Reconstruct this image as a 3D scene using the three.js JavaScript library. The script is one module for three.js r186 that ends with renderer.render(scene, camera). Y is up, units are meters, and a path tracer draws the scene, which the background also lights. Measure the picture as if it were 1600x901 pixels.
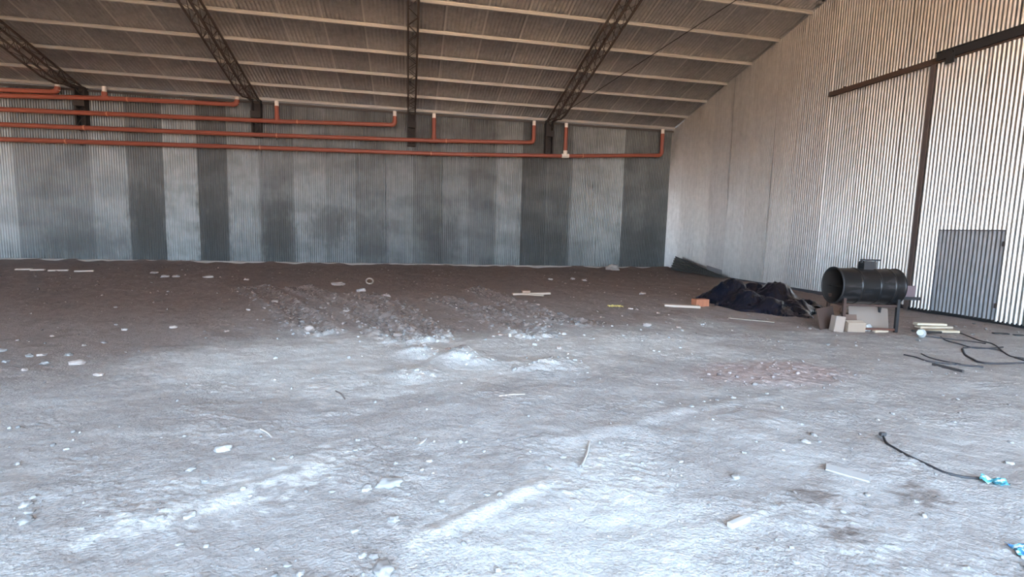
import * as THREE from 'three';
import { mergeGeometries, mergeVertices } from 'three/addons/utils/BufferGeometryUtils.js';
import { RoundedBoxGeometry } from 'three/addons/geometries/RoundedBoxGeometry.js';
import { createNoise2D, createNoise3D } from 'simplex-noise';

// ------------------------------------------------------------------ camera, sky, sun, exposure
const scene = new THREE.Scene();
const renderer = new THREE.WebGLRenderer();
renderer.toneMapping = THREE.LinearToneMapping;
renderer.toneMappingExposure = 8.0;
renderer.shadowMap.enabled = true;

const camera = new THREE.PerspectiveCamera(58.41, 1600 / 901, 0.05, 300);
camera.position.set(0, 1.5, 0);
{
  const m = new THREE.Matrix4().makeBasis(new THREE.Vector3(0.98035, 0.02762, 0.19534), new THREE.Vector3(-0.00497, 0.99329, -0.1155), new THREE.Vector3(-0.19722, 0.11226, 0.97391));
  camera.quaternion.setFromRotationMatrix(m);
}
scene.add(camera);

const sunDir = new THREE.Vector3(-0.33, 0.87, 0.38).normalize();   // towards the sun: high, outside the open front
// hazy daylight sky: pale at the horizon, light blue overhead, the same all round
{
  const w = 64, h = 64, d = new Float32Array(w * h * 4);
  for (let j = 0; j < h; j++) for (let i = 0; i < w; i++) {
    const el = Math.max(0, ((j + 0.5) / h - 0.5) * Math.PI), t = 1 - Math.exp(-el * 2.2), k = 4 * (j * w + i);
    d[k] = 1.70 - 0.70 * t; d[k + 1] = 2.18 - 0.50 * t; d[k + 2] = 2.72 - 0.25 * t; d[k + 3] = 1;
  }
  const t = new THREE.DataTexture(d, w, h, THREE.RGBAFormat, THREE.FloatType); t.mapping = THREE.EquirectangularReflectionMapping; t.magFilter = THREE.LinearFilter; t.needsUpdate = true;
  scene.background = t; scene.environment = t;
}
const sun = new THREE.DirectionalLight(new THREE.Color().setRGB(1, 0.83, 0.60), 13.5);
sun.position.copy(sunDir).multiplyScalar(60);
sun.castShadow = true;
sun.shadow.mapSize.set(4096, 4096);
Object.assign(sun.shadow.camera, { left: -45, right: 45, top: 45, bottom: -45, near: 1, far: 140 });
scene.add(sun, sun.target);

// ------------------------------------------------------------------ helpers
let seed = 7;
function rnd() { seed = (seed * 1664525 + 1013904223) >>> 0; return seed / 4294967296; }
const rr = (a, b) => a + (b - a) * rnd();
const n2 = createNoise2D(rnd), n3 = createNoise3D(rnd), n2b = createNoise2D(rnd);
const clamp = (x, a = 0, b = 1) => Math.min(b, Math.max(a, x));
const smooth = (a, b, x) => { const t = clamp((x - a) / (b - a)); return t * t * (3 - 2 * t); };
const lerp = (a, b, t) => a + (b - a) * t;
const fbm = (x, y, o = 4) => { let s = 0, a = 0.5; for (let i = 0; i < o; i++) { s += a * n2(x, y); x = x * 2.03 + 17.1; y = y * 2.03 - 9.7; a *= 0.5; } return s; };
const V = (x, y, z) => new THREE.Vector3(x, y, z);
const taken = {};
function numbered(name) { const n = taken[name] = (taken[name] ?? -1) + 1; return n ? name + '_' + String(n).padStart(3, '0') : name; }
function tag(o, label, category, group, kind) {
  o.userData.label = label; o.userData.category = category;
  if (group) o.userData.group = group;
  if (kind) o.userData.kind = kind;
  return o;
}
function thing(name, label, category, pos = [0, 0, 0], turn = 0, group, kind) {
  const o = new THREE.Group(); o.name = numbered(name); o.position.set(...pos); o.rotation.y = turn; scene.add(o);
  return tag(o, label, category, group, kind);
}
function mesh(name, geo, mat, parent = scene) {
  const m = new THREE.Mesh(Array.isArray(geo) ? mergeGeometries(geo.map((g) => { const q = g.index ? g.toNonIndexed() : g; for (const k of Object.keys(q.attributes)) if (!['position', 'normal', 'uv'].includes(k)) q.deleteAttribute(k); return q; })) : geo, mat);
  m.name = parent === scene ? numbered(name) : name; m.castShadow = m.receiveShadow = true; parent.add(m);
  return m;
}
function box(w, h, d, x = 0, y = 0, z = 0, ry = 0, rx = 0, rz = 0) {
  const g = new THREE.BoxGeometry(w, h, d); g.applyMatrix4(new THREE.Matrix4().makeRotationFromEuler(new THREE.Euler(rx, ry, rz, 'YXZ'))); g.translate(x, y, z); return g;
}
function rbox(w, h, d, r, x = 0, y = 0, z = 0, ry = 0, rx = 0, rz = 0) {
  const g = new RoundedBoxGeometry(w, h, d, 2, r); g.applyMatrix4(new THREE.Matrix4().makeRotationFromEuler(new THREE.Euler(rx, ry, rz, 'YXZ'))); g.translate(x, y, z); return g;
}
function bar(a, b, w, d = w) {   // square bar between two points
  const g = new THREE.BoxGeometry(w, d, a.distanceTo(b)); const m = new THREE.Matrix4().lookAt(a, b, Math.abs(b.clone().sub(a).normalize().y) > 0.95 ? V(1, 0, 0) : V(0, 1, 0));
  g.applyMatrix4(m); const c = a.clone().add(b).multiplyScalar(0.5); g.translate(c.x, c.y, c.z); return g;
}
function rod(a, b, r, seg = 8) {
  const g = new THREE.CylinderGeometry(r, r, a.distanceTo(b), seg); const d = b.clone().sub(a).normalize();
  g.applyQuaternion(new THREE.Quaternion().setFromUnitVectors(V(0, 1, 0), d)); const c = a.clone().add(b).multiplyScalar(0.5); g.translate(c.x, c.y, c.z); return g;
}
function tube(pts, r, seg = 40, rad = 6) { return new THREE.TubeGeometry(new THREE.CatmullRomCurve3(pts), seg, r, rad, false); }
const srgb = (v) => { v = clamp(v); return Math.round(255 * (v <= 0.0031308 ? v * 12.92 : 1.055 * Math.pow(v, 1 / 2.4) - 0.055)); };
function dataTex(w, h, f, color = true) {   // f(u, v) -> [r,g,b] linear (colour) or plain 0..1 values
  const d = new Uint8Array(w * h * 4);
  for (let j = 0; j < h; j++) for (let i = 0; i < w; i++) {
    const c = f((i + 0.5) / w, (j + 0.5) / h), k = 4 * (j * w + i);
    for (let q = 0; q < 3; q++) d[k + q] = color ? srgb(c[q]) : Math.round(255 * clamp(c[q]));
    d[k + 3] = 255;
  }
  const t = new THREE.DataTexture(d, w, h); t.magFilter = THREE.LinearFilter; t.minFilter = THREE.LinearMipmapLinearFilter; t.generateMipmaps = true;
  t.wrapS = t.wrapT = THREE.RepeatWrapping; if (color) t.colorSpace = THREE.SRGBColorSpace; t.needsUpdate = true; return t;
}
function tileNoise(u, v, f, o = 4) {   // seamless over 0..1
  let s = 0, a = 0.5; const T = 2 * Math.PI;
  for (let i = 0; i < o; i++) { const R = f / T; s += a * (n3(R * Math.cos(T * u) + i * 7, R * Math.sin(T * u), v * f) * (1 - v) + n3(R * Math.cos(T * u) + i * 7, R * Math.sin(T * u), (v - 1) * f) * v); f *= 2.1; a *= 0.55; }
  return s;
}
const std = (c, roughness = 0.9, metalness = 0, extra = {}) => new THREE.MeshStandardMaterial({ color: new THREE.Color().setRGB(...c), roughness, metalness, ...extra });

// ------------------------------------------------------------------ dimensions of the shed
const ZB = -20.59, XR = 10.877, XL = -21.6, ZF = 4.5, EAVE = 5.864, S = 0.2419, ZRIDGE = (ZB + ZF) / 2, YR = EAVE + S * (ZRIDGE - ZB);
const roofY = (z) => z < ZRIDGE ? EAVE + S * (z - ZB) : YR - S * (z - ZRIDGE);
const TRUSS_X = [-16.2, -10.777, -5.326, 0.092, 5.463];
const OPEN = { x0: -6.0, x1: 7.5, h: 5.5 };   // the open front of the shed, behind the camera

const LDOOR = { z0: -17.0, z1: -13.0, h: 4.0 };   // open gateway in the far gable, out of view on the left

// ------------------------------------------------------------------ ground: height and what it is made of
function distSeg(x, z, pts) {   // distance to a polyline and which share of its length that is
  let best = 1e9, at = 0; const n = pts.length - 1;
  for (let i = 0; i < n; i++) {
    const [ax, az] = pts[i], [bx, bz] = pts[i + 1], dx = bx - ax, dz = bz - az, t = clamp(((x - ax) * dx + (z - az) * dz) / (dx * dx + dz * dz));
    const d = Math.hypot(x - ax - t * dx, z - az - t * dz); if (d < best) { best = d; at = (i + t) / n; }
  }
  return [best, at];
}
function inPoly(x, z, p) {   // signed distance, positive inside
  let inside = false, d = 1e9;
  for (let i = 0, j = p.length - 1; i < p.length; j = i++) {
    const [xi, zi] = p[i], [xj, zj] = p[j];
    if ((zi > z) !== (zj > z) && x < (xj - xi) * (z - zi) / (zj - zi) + xi) inside = !inside;
    const dx = xj - xi, dz = zj - zi, t = clamp(((x - xi) * dx + (z - zi) * dz) / (dx * dx + dz * dz)); d = Math.min(d, Math.hypot(x - xi - t * dx, z - zi - t * dz));
  }
  return inside ? d : -d;
}
const RUTS = [
  [[-2.44, -12.60], [-1.15, -9.99], [-0.36, -7.90], [0.02, -7.04]], [[-1.05, -11.48], [-0.46, -10.24], [0.02, -8.44], [0.28, -7.15]],
  [[0.69, -10.88], [1.31, -9.40], [1.65, -8.08], [1.78, -7.29]], [[1.71, -12.37], [2.08, -10.22], [2.34, -8.66], [2.72, -8.03]], [[-3.46, -12.81], [-2.33, -10.25], [-1.56, -8.50], [-1.24, -7.70]],
];
const MOUNDS = [[0.14, -6.29, 0.22, 0.07], [0.54, -5.87, 0.2, 0.1], [0.66, -6.08, 0.16, 0.09], [0.75, -5.7, 0.22, 0.05], [1.40, -5.37, 0.3, 0.05], [1.7, -5.5, 0.3, 0.045], [0.1, -5.3, 0.25, 0.04]];
const STREAK1 = [[-1.40, -2.70], [-1.11, -2.83], [-0.85, -3.03], [-0.64, -3.20], [-0.51, -3.34]];
const STREAK2 = [[0.07, -2.41], [0.28, -2.54], [0.55, -2.72], [0.86, -2.88]];
const STREAK3 = [[1.01, -3.42], [1.50, -3.57], [2.21, -3.90], [2.97, -4.11], [3.78, -4.27]];
const LIME_A = [[-2.88, -5.85], [-2.29, -6.58], [-1.19, -7.38], [0.02, -7.04], [2.27, -7.26], [4.08, -7.15], [4.15, -5.96], [2.75, -5.68], [1.83, -5.33], [0.75, -4.84], [0.02, -4.50], [-0.63, -4.53], [-1.67, -4.77], [-2.43, -5.18]];
const LIME_B = [[0.01, -2.43], [0.29, -2.66], [0.82, -2.91], [1.19, -3.40], [1.61, -3.23], [1.67, -2.67], [1.79, -2.24], [1.42, -1.4], [-0.60, -1.5], [-0.10, -2.32]];
const EARTH_EDGE = [[-17, -5.0], [-3.8, -5.6], [-3.2, -5.9], [-2.64, -6.8], [-1.68, -7.73], [0.02, -7.30], [2.21, -7.77], [5.18, -8.23], [6.57, -7.00], [8.44, -6.89], [11, -7.2]];
const edgeZ = (x) => { for (let i = 0; i < EARTH_EDGE.length - 1; i++) { const [a, b] = EARTH_EDGE[i], [c, d] = EARTH_EDGE[i + 1]; if (x >= a && x <= c) return lerp(b, d, (x - a) / (c - a)); } return x < 0 ? -4.0 : -7.2; };
function churn(x, z) {   // where wheels have churned the soil
  let k = 0; for (const r of RUTS) k = Math.max(k, 0.95 * (1 - smooth(0.08, 0.62, distSeg(x, z, r)[0])));
  for (const [mx, mz, r] of MOUNDS) k = Math.max(k, 0.4 * (1 - smooth(r * 0.5, r * 1.6, Math.hypot(x - mx, z - mz))));
  const d = Math.hypot((x - 4.05) / 1.1, (z + 4.98) / 0.6); k = Math.max(k, 0.35 * (1 - smooth(0.5, 1.1, d)));
  return k;
}
function groundY(x, z) {
  let h = 0.035 * fbm(x * 0.22, z * 0.22, 3) + 0.016 * fbm(x * 0.9 + 5, z * 0.9, 3) + 0.006 * fbm(x * 3.1 + 3, z * 3.1, 3) + 0.0035 * fbm(x * 11, z * 11, 2);
  const crumbly = smooth(0.0, 0.3, fbm(x * 0.8 + 50, z * 0.8, 2)); if (crumbly > 0) h += crumbly * (0.018 * Math.max(0, fbm(x * 19, z * 19, 3)) + 0.006 * Math.abs(fbm(x * 8 + 4, z * 8, 2)));
  const c = churn(x, z);
  if (c > 0) {
    const lump = Math.abs(fbm(x * 3.6 + 40, z * 2.4, 3)), fine = fbm(x * 13, z * 10, 2);
    h += c * (0.085 * lump + 0.014 * fine - 0.02);
    for (const r of RUTS) { const [d] = distSeg(x, z, r); h += 0.05 * (Math.exp(-((d - 0.28) ** 2) / 0.012) - 0.9 * Math.exp(-(d * d) / 0.02)) * (0.6 + 0.8 * fbm(x * 2, z * 2, 2)); }
    for (const [mx, mz, r, a] of MOUNDS) { const d = Math.hypot(x - mx, z - mz); h += a * Math.exp(-(d * d) / (r * r)); }
  }
  for (const [s, a, w] of [[STREAK1, 0.010, 0.10], [STREAK2, 0.014, 0.05], [STREAK3, 0.010, 0.08]]) { const [d, t] = distSeg(x, z, s); h += a * Math.exp(-(d * d) / (w * w)) * smooth(0, 0.12, t) * (1 - smooth(0.88, 1, t)); }
  // wheel prints crossing the near ground
  const q = (x * 0.83 + z * 0.56); h += 0.004 * Math.max(0, fbm(q * 5.2, (x * -0.56 + z * 0.83) * 0.5, 2));
  // soil heaped against the walls
  h += 0.10 * Math.exp(-(((z - ZB) / 0.5) ** 2)) * (0.6 + fbm(x * 0.8, 3, 2)) + 0.08 * Math.exp(-(((x - XR) / 0.7) ** 2)) * smooth(-10, -16, z) * (0.6 + fbm(z * 0.8, 9, 2));
  return h;
}
const CB = [0.25, 0.185, 0.158], CM = [0.41, 0.40, 0.395], CL = [0.69, 0.71, 0.71], CR = [0.40, 0.27, 0.25], CD = [0.15, 0.115, 0.10], CE = [0.32, 0.275, 0.26];
const mix3 = (a, b, t) => [lerp(a[0], b[0], t), lerp(a[1], b[1], t), lerp(a[2], b[2], t)];
function groundC(x, z) {   // brown earth, grey trodden dust, white lime dust, a patch of red gravel
  const wob = 0.9 * fbm(x * 0.55, z * 0.55, 3) + 0.35 * fbm(x * 2.4, z * 2.4, 3);
  const soft = x < -1.5 ? 1.5 : 0.6, q = z - edgeZ(x) - wob * 0.9, back = smooth(soft, -soft, q);
  let c = mix3(mix3(CM, CE, back), CB, smooth(-0.6, -5.5, q + wob));
  const v = fbm(x * 1.3 + 11, z * 1.3, 4);
  c = mix3(c, CD, 0.35 * smooth(0.12, 0.5, v) * (0.35 + 0.65 * back));
  c = mix3(c, CL, 0.28 * smooth(0.05, 0.5, fbm(x * 0.8 - 7, z * 1.6, 4)) * (1 - back));
  const str = 0.6 + 0.7 * fbm(x * 1.1, z * 3.4, 4), fl = fbm(x * 6.5, z * 9, 3);
  const crust = smooth(0.08, 0.3, fbm(x * 1.9 + 3, z * 4.2, 4)); const la = smooth(-0.35, 0.5, inPoly(x, z, LIME_A) + wob * 0.5 + 0.25 * fl); c = mix3(c, CL, clamp(la * (0.45 + 0.35 * str + 0.45 * crust)) * 0.95);
  const lb = smooth(-0.3, 0.5, inPoly(x, z, LIME_B) + wob * 0.35 + 0.15 * fl); c = mix3(c, CL, clamp(lb * (0.45 + 0.5 * str)) * 0.8);
  for (const [s, w, k] of [[STREAK1, 0.14, 0.8], [STREAK2, 0.055, 0.7], [STREAK3, 0.08, 0.2]]) { const [d] = distSeg(x, z, s); c = mix3(c, CL, k * (1 - smooth(w * 0.2, w * 1.6, d + w * 1.6 * fl + w * 1.6 * wob + w * 2.2 * fbm(x * 7, z * 7, 3)))); }
  const rd = Math.hypot((x - 4.05) / 1.15, (z + 4.98) / 0.62) + 0.4 * wob; c = mix3(c, CR, 0.5 * (1 - smooth(0.45, 1.05, rd)));
  for (const [sx, sz, r] of [[2.24, -2.11, 0.13], [3.03, -2.39, 0.2], [0.62, -6.0, 0.14], [2.36, -2.49, 0.13]]) c = mix3(c, CD, 0.75 * (1 - smooth(0.3, 1.2, Math.hypot(x - sx, (z - sz) * 1.3) / r + 0.9 * fl + 0.3 * wob)));
  const k = churn(x, z); c = mix3(c, CD, 0.35 * k * smooth(0.0, 0.4, fbm(x * 5, z * 5 + 8, 3)) * back);
  const f = 1 + 0.10 * fbm(x * 14, z * 14, 2); return [c[0] * f, c[1] * f, c[2] * f];
}
const soilMap = dataTex(1024, 1024, (u, v) => { const a = tileNoise(u, v, 14, 5), b = tileNoise(v, u, 60, 3); let k = 0.88 + 0.12 * a + 0.14 * b; if (b > 0.33) k += 0.16; if (b < -0.36) k -= 0.2; return [k, k * 0.995, k * 0.99]; });
const soilBump = dataTex(1024, 1024, (u, v) => { const k = 0.5 + 0.28 * tileNoise(u, v, 20, 5) + 0.25 * tileNoise(v, u, 70, 3); return [k, k, k]; }, false);
for (const t of [soilMap, soilBump]) t.repeat.set(1 / 1.7, 1 / 1.7);
const soilMat = new THREE.MeshStandardMaterial({ vertexColors: true, map: soilMap, bumpMap: soilBump, bumpScale: 0.010, roughness: 0.95 });
{
  const xs = [], zs = [];
  for (let x = XL - 0.1; x < XR + 0.1;) { xs.push(x); x += x > -3.2 && x < 5.2 ? 0.021 : x > -14 ? 0.045 : 0.15; } xs.push(XR + 0.1);
  for (let z = ZF; z > ZB - 0.1;) { zs.push(z); z -= z > -1.2 ? 0.12 : z > -5 ? 0.017 : z > -8 ? 0.024 : z > -13 ? 0.036 : 0.06; } zs.push(ZB - 0.1);
  const nx = xs.length, nz = zs.length, pos = new Float32Array(nx * nz * 3), col = new Float32Array(nx * nz * 3), uv = new Float32Array(nx * nz * 2), idx = new Uint32Array((nx - 1) * (nz - 1) * 6);
  for (let j = 0, k = 0; j < nz; j++) for (let i = 0; i < nx; i++, k++) {
    const x = xs[i], z = zs[j], c = groundC(x, z); pos.set([x, groundY(x, z), z], 3 * k); col.set(c, 3 * k); uv.set([x, z], 2 * k);
  }
  let q = 0; for (let j = 0; j < nz - 1; j++) for (let i = 0; i < nx - 1; i++) { const a = j * nx + i; idx.set([a, a + 1, a + nx, a + 1, a + nx + 1, a + nx], q); q += 6; }
  const g = new THREE.BufferGeometry(); g.setAttribute('position', new THREE.BufferAttribute(pos, 3)); g.setAttribute('color', new THREE.BufferAttribute(col, 3)); g.setAttribute('uv', new THREE.BufferAttribute(uv, 2)); g.setIndex(new THREE.BufferAttribute(idx, 1)); g.computeVertexNormals();
  tag(mesh('floor', g, soilMat), 'bare earth floor, brown at the back wall, with white lime dust', 'floor', null, 'structure');
  console.log('floor', nx, nz);
}
// the yard in front of the open side
tag(mesh('yard_ground', [box(160, 0.3, 70, -5, -0.19, ZF + 35), box(63.4, 0.3, 64, XL - 31.7, -0.19, ZF - 32)], std([0.45, 0.295, 0.19], 0.95)), 'sunlit reddish earth yard in front of the shed', 'ground', null, 'structure');

// ------------------------------------------------------------------ corrugated sheet
const PITCH = 0.0762, AMP = 0.0125;
// a sheet standing along +u (0..w), v up from yBottom(u) to yTop(u); w outwards (towards the room)
function sheetGeo(w, yBot, yTop, rows, u0, uvf, dent = 0.004, sd = 0) {
  const nu = Math.round(w / PITCH * 8), pos = [], uv = [], idx = [];
  for (let j = 0; j <= rows; j++) for (let i = 0; i <= nu; i++) {
    const u = w * i / nu, y = lerp(yBot(u), yTop(u), j / rows);
    pos.push(u, y, AMP * Math.cos(2 * Math.PI * (u + u0) / PITCH) + dent * n2(sd + u * 0.8, y * 0.9 + sd * 3.1)); uv.push(...uvf(u, y));
  }
  for (let j = 0; j < rows; j++) for (let i = 0; i < nu; i++) { const a = j * (nu + 1) + i, b = a + nu + 1; idx.push(a, a + 1, b, a + 1, b + 1, b); }
  const g = new THREE.BufferGeometry(); g.setAttribute('position', new THREE.Float32BufferAttribute(pos, 3)); g.setAttribute('uv', new THREE.Float32BufferAttribute(uv, 2)); g.setIndex(idx); g.computeVertexNormals(); return g;
}

// ------------------------------------------------------------------ back wall
const SW = 1.0515;   // cover width of one sheet
const TONES = [0.5, 0.56, 1.0, 0.95, 0.58, 0.5, 0.95, 0.72, 0.85, 0.65, 0.85, 0.74, 0.8, 0.97, 0.72, 0.95, 0.5, 1.12, 0.55, 0.92, 0.66, 0.62, 0.95, 0.7, 0.85, 0.6, 0.9, 0.75, 0.85, 0.7, 0.9, 0.8];
const EDGES = [10.837, 9.8, 8.77, 7.64, 6.51, 5.47, 4.44, 3.37, 2.30, 1.23, 0.16, -0.91, -1.98, -3.05, -4.17, -5.35, -6.4, -7.38, -8.47, -9.59, -10.71, -11.85, -12.97]; while (EDGES.at(-1) > XL - 0.2) EDGES.push(EDGES.at(-1) - 1.06);
const toneAt = (x) => { let k = 0; while (k + 1 < EDGES.length && x < EDGES[k + 1]) k++; return TONES[Math.min(k, TONES.length - 1)]; };
const WX0 = -14.5, WW = XR - WX0;
const wallStain = (x, y) => {   // dark weathering blotches
  const f = fbm(x * 1.5, y * 1.1, 4), g = fbm(x * 7, y * 2.2, 3), st = n2b(x * 22, y * 0.5) * 0.5;
  let d = 0;
  for (const [cx, cy, rx, ry, a] of [[-9.03, 1.25, 0.6, 1.7, 0.8], [-6.9, 0.9, 0.55, 2.2, 0.75], [-4.75, 0.9, 0.6, 1.6, 0.7], [-3.0, 1.4, 0.8, 0.7, 0.45], [-11.0, 0.6, 1.4, 0.8, 0.4], [9.7, 0.9, 1.1, 1.5, 0.5], [5.4, 0.9, 1.05, 1.4, 0.5], [1.2, 0.8, 0.8, 1.6, 0.35], [-1.4, 0.8, 0.7, 1.2, 0.35]]) {
    const q = Math.pow(((x - cx) / rx) ** 6 + Math.abs((y - cy) / ry) ** 3, 1 / 4) + 0.5 * f + 0.4 * g + 0.25 * st; d = Math.max(d, a * (1 - smooth(0.35, 1.25, q)));
  }
  return [d, f, g, st];
};
const zincWall = dataTex(2048, 512, (u, v) => {
  const x = WX0 + u * WW, y = v * 6.2, t = toneAt(x), [d, f, g, st] = wallStain(x, y);
  let b = 0.25 * t * (1 + 0.2 * f + 0.10 * g + 0.2 * st);
  const smear = smooth(-0.3, 0.5, fbm((x + y * 0.9) * 0.4, (y - x * 0.25) * 0.7, 3)); b *= 1 - 0.2 * smear;
  b = lerp(b, 0.12, d);
  return [b * 0.97, b, b * 0.98];
});
const zincRough = dataTex(1024, 256, (u, v) => { const x = WX0 + u * WW, y = v * 6.2, t = toneAt(x), [d, f, g] = wallStain(x, y); const r = 0.54 - 0.12 * t + 0.1 * f + 0.08 * g + 0.2 * d; return [r, r, r]; }, false);
const wallMat = new THREE.MeshStandardMaterial({ map: zincWall, roughnessMap: zincRough, roughness: 1, metalness: 1 });
const outerMat = std([0.4, 0.4, 0.4], 0.8);
{
  const w = new THREE.Group(); w.name = 'wall_back'; scene.add(w); tag(w, 'back wall of upright corrugated metal sheets, patchy light and dark', 'wall', null, 'structure');
  mesh('outer_cladding', box(XR - XL + 0.4, EAVE + 0.4, 0.1, (XR + XL) / 2, EAVE / 2 - 0.15, ZB - 0.12), outerMat, w);
  for (let k = 0; k + 1 < EDGES.length; k++) {
    const x0 = EDGES[k + 1] - 0.035, wd = EDGES[k] - EDGES[k + 1] + 0.07, b = rr(-0.05, 0.0);
    const m = mesh('corrugated_sheet', sheetGeo(wd, () => b, () => EAVE - 0.02, 6, x0 - (k % 2) * 0.01, (u, y) => [(x0 + u - WX0) / WW, y / 6.2], 0.004, k * 3.7), wallMat, w);
    m.position.set(x0, 0, ZB + 0.015 + (k % 2) * 0.006);
  }
  // rough mortar strip along the foot of the sheets
  const g = new THREE.BoxGeometry(XR - XL, 0.09, 0.16, 420, 1, 1), p = g.attributes.position;
  for (let i = 0; i < p.count; i++) { const x = p.getX(i); p.setY(i, p.getY(i) + 0.03 * fbm(x * 1.1, p.getZ(i) * 3, 3)); p.setZ(i, p.getZ(i) + 0.05 * fbm(x * 1.7 + 9, p.getY(i), 3)); }
  g.computeVertexNormals(); g.translate((XR + XL) / 2, 0.045, ZB + 0.11);
  mesh('mortar_footing', g, std([0.36, 0.31, 0.27], 0.95), w);
}

// ------------------------------------------------------------------ right (gable) wall with the sliding gate
const zincNew = dataTex(512, 1024, (u, v) => { const st = n2b(u * 60, v * 2), f = fbm(u * 6, v * 10, 4), g = fbm(u * 40, v * 18, 3); const b = 0.60 * (1 + 0.10 * st + 0.12 * f + 0.08 * g); return [b, b * 0.975, b * 0.935]; });
const newMats = [0, 1, 2, 3].map((i) => new THREE.MeshStandardMaterial({ map: zincNew, roughness: [0.32, 0.36, 0.34, 0.38][i], metalness: 0.93, color: new THREE.Color().setRGB(...[[1, 1, 1], [0.93, 0.92, 0.91], [0.97, 0.95, 0.93], [0.88, 0.87, 0.87]][i]) }));
const rustMat = std([0.06, 0.034, 0.024], 0.85), blackSteel = std([0.018, 0.018, 0.02], 0.55), footSteel = std([0.022, 0.018, 0.017], 0.75), darkSteel = std([0.05, 0.036, 0.03], 0.7);
const GATE = { z0: -9.3, z1: -3.6, h: 5.2 }, RAILY = 5.235;
{
  const w = new THREE.Group(); w.name = 'wall_right'; scene.add(w); tag(w, 'gable wall of bright corrugated metal sheets on the right', 'wall', null, 'structure');
  const sh = new THREE.Shape([new THREE.Vector2(ZB - 0.2, -0.4), new THREE.Vector2(ZF + 0.2, -0.4), new THREE.Vector2(ZF + 0.2, EAVE + 0.1), new THREE.Vector2(ZRIDGE, YR + 0.15), new THREE.Vector2(ZB - 0.2, EAVE + 0.1)]);
  const g = new THREE.ExtrudeGeometry(sh, { depth: 0.1, bevelEnabled: false }); g.rotateY(-Math.PI / 2); g.translate(XR + 0.2, 0, 0); mesh('outer_cladding', g, outerMat, w);
  const place = (m, z, out) => { m.rotation.y = -Math.PI / 2; m.position.set(XR - out, 0, z); };   // local u runs towards +z, local w towards -x
  let k = 0;
  for (let z = ZB + 0.02; z < ZF - 0.1; z += SW, k++) {
    const wd = SW + 0.07, holed = k === 3, z0 = z;
    const m = mesh('corrugated_sheet', sheetGeo(wd, (u) => holed ? 0.42 - 0.12 * u : -0.03, (u) => roofY(z0 + u) - 0.03, 8, z0, (u, y) => [(z0 + u) / 1.9, y / 3.7], k < 9 ? 0.007 : 0.004, 50 + k * 2.3), newMats[k % 4], w);
    place(m, z, 0.02 + (k % 2) * 0.012);
    if (holed) m.rotation.z = 0.012;
  }
  // plain grey panel behind the torn-off sheet foot
  mesh('backing_panel', box(0.01, 0.6, 1.1, XR + 0.02, 0.2, ZB + 3.7), std([0.32, 0.31, 0.32], 0.8), w);
  mesh('base_angle', box(0.05, 0.09, ZF - ZB, XR - 0.03, 0.045, (ZB + ZF) / 2), std([0.06, 0.06, 0.07], 0.7), w);

  const d = new THREE.Group(); d.name = 'door_1'; scene.add(d); tag(d, 'tall closed sliding gate of corrugated metal in the right wall', 'gate', null, 'structure');
  for (let z = GATE.z0 + 0.04, i = 0; z < GATE.z1 - 0.2; z += SW, i++) {
    const z0 = z, wicket = z0 + SW > -8.78 && z0 < -7.5;
    const m = mesh('corrugated_sheet', sheetGeo(SW + 0.06, (u) => wicket && z0 + u > -8.78 && z0 + u < -7.55 ? 1.76 : 0.06, () => GATE.h, 6, z0, (u, y) => [(z0 + u) / 1.9 + 0.3, y / 3.7], 0.004, 120 + i * 2.9), newMats[(i * 2) % 4], d);
    place(m, z, 0.13 + (i % 2) * 0.006);
  }
  mesh('jamb', box(0.07, GATE.h, 0.09, XR - 0.11, GATE.h / 2, GATE.z0 - 0.02), std([0.075, 0.055, 0.05], 0.8), d);
  mesh('bottom_frame', box(0.05, 0.06, GATE.z1 - GATE.z0, XR - 0.105, 0.05, (GATE.z0 + GATE.z1) / 2), blackSteel, d);

  const p = new THREE.Group(); p.name = 'door_2'; scene.add(p); tag(p, 'small dull grey wicket door set into the sliding gate', 'door', null, 'structure');
  const dull = new THREE.MeshStandardMaterial({ map: zincNew, roughness: 0.62, metalness: 0.6, color: new THREE.Color().setRGB(0.42, 0.43, 0.46) });
  const m = mesh('door_leaf', sheetGeo(1.2, () => 0.07, () => 1.73, 4, -8.765, (u, y) => [u / 1.9, y / 3.7], 0.003, 300), dull, p); place(m, -8.765, 0.12);
  mesh('door_frame', [box(0.04, 0.02, 1.24, XR - 0.135, 1.745, -8.165), box(0.03, 1.7, 0.02, XR - 0.125, 0.9, -8.78), box(0.03, 1.7, 0.02, XR - 0.125, 0.9, -7.55)], std([0.13, 0.13, 0.14], 0.6, 0.4), p);
  mesh('hinge', box(0.03, 0.09, 0.03, XR - 0.15, 1.5, -7.56), darkSteel, p); mesh('hinge', box(0.03, 0.09, 0.03, XR - 0.15, 0.35, -7.56), darkSteel, p);
}
{
  const t = thing('gate_rail', 'long dark steel sliding rail fixed above the tall corrugated gate', 'rail', [XR - 0.14, RAILY, 0]);
  mesh('track', [box(0.05, 0.11, 9.6, 0, 0, -7.25), box(0.09, 0.015, 9.6, -0.01, -0.055, -7.25)], rustMat, t);
  mesh('hanger_beam', [box(0.07, 0.16, 6.3, -0.05, 0.045, -6.05), box(0.12, 0.02, 6.3, -0.05, 0.125, -6.05)], blackSteel, t);
  for (const z of [-8.9, -6.5, -4.1]) mesh('roller_bracket', [box(0.03, 0.2, 0.16, -0.09, -0.06, z), rod(V(-0.11, 0.05, z), V(-0.04, 0.05, z), 0.05, 14)], blackSteel, t);
  for (let z = -11.6; z < -2.5; z += 1.5) mesh('wall_bracket', box(0.12, 0.05, 0.05, 0.05, 0.06, z), rustMat, t);
}

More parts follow.
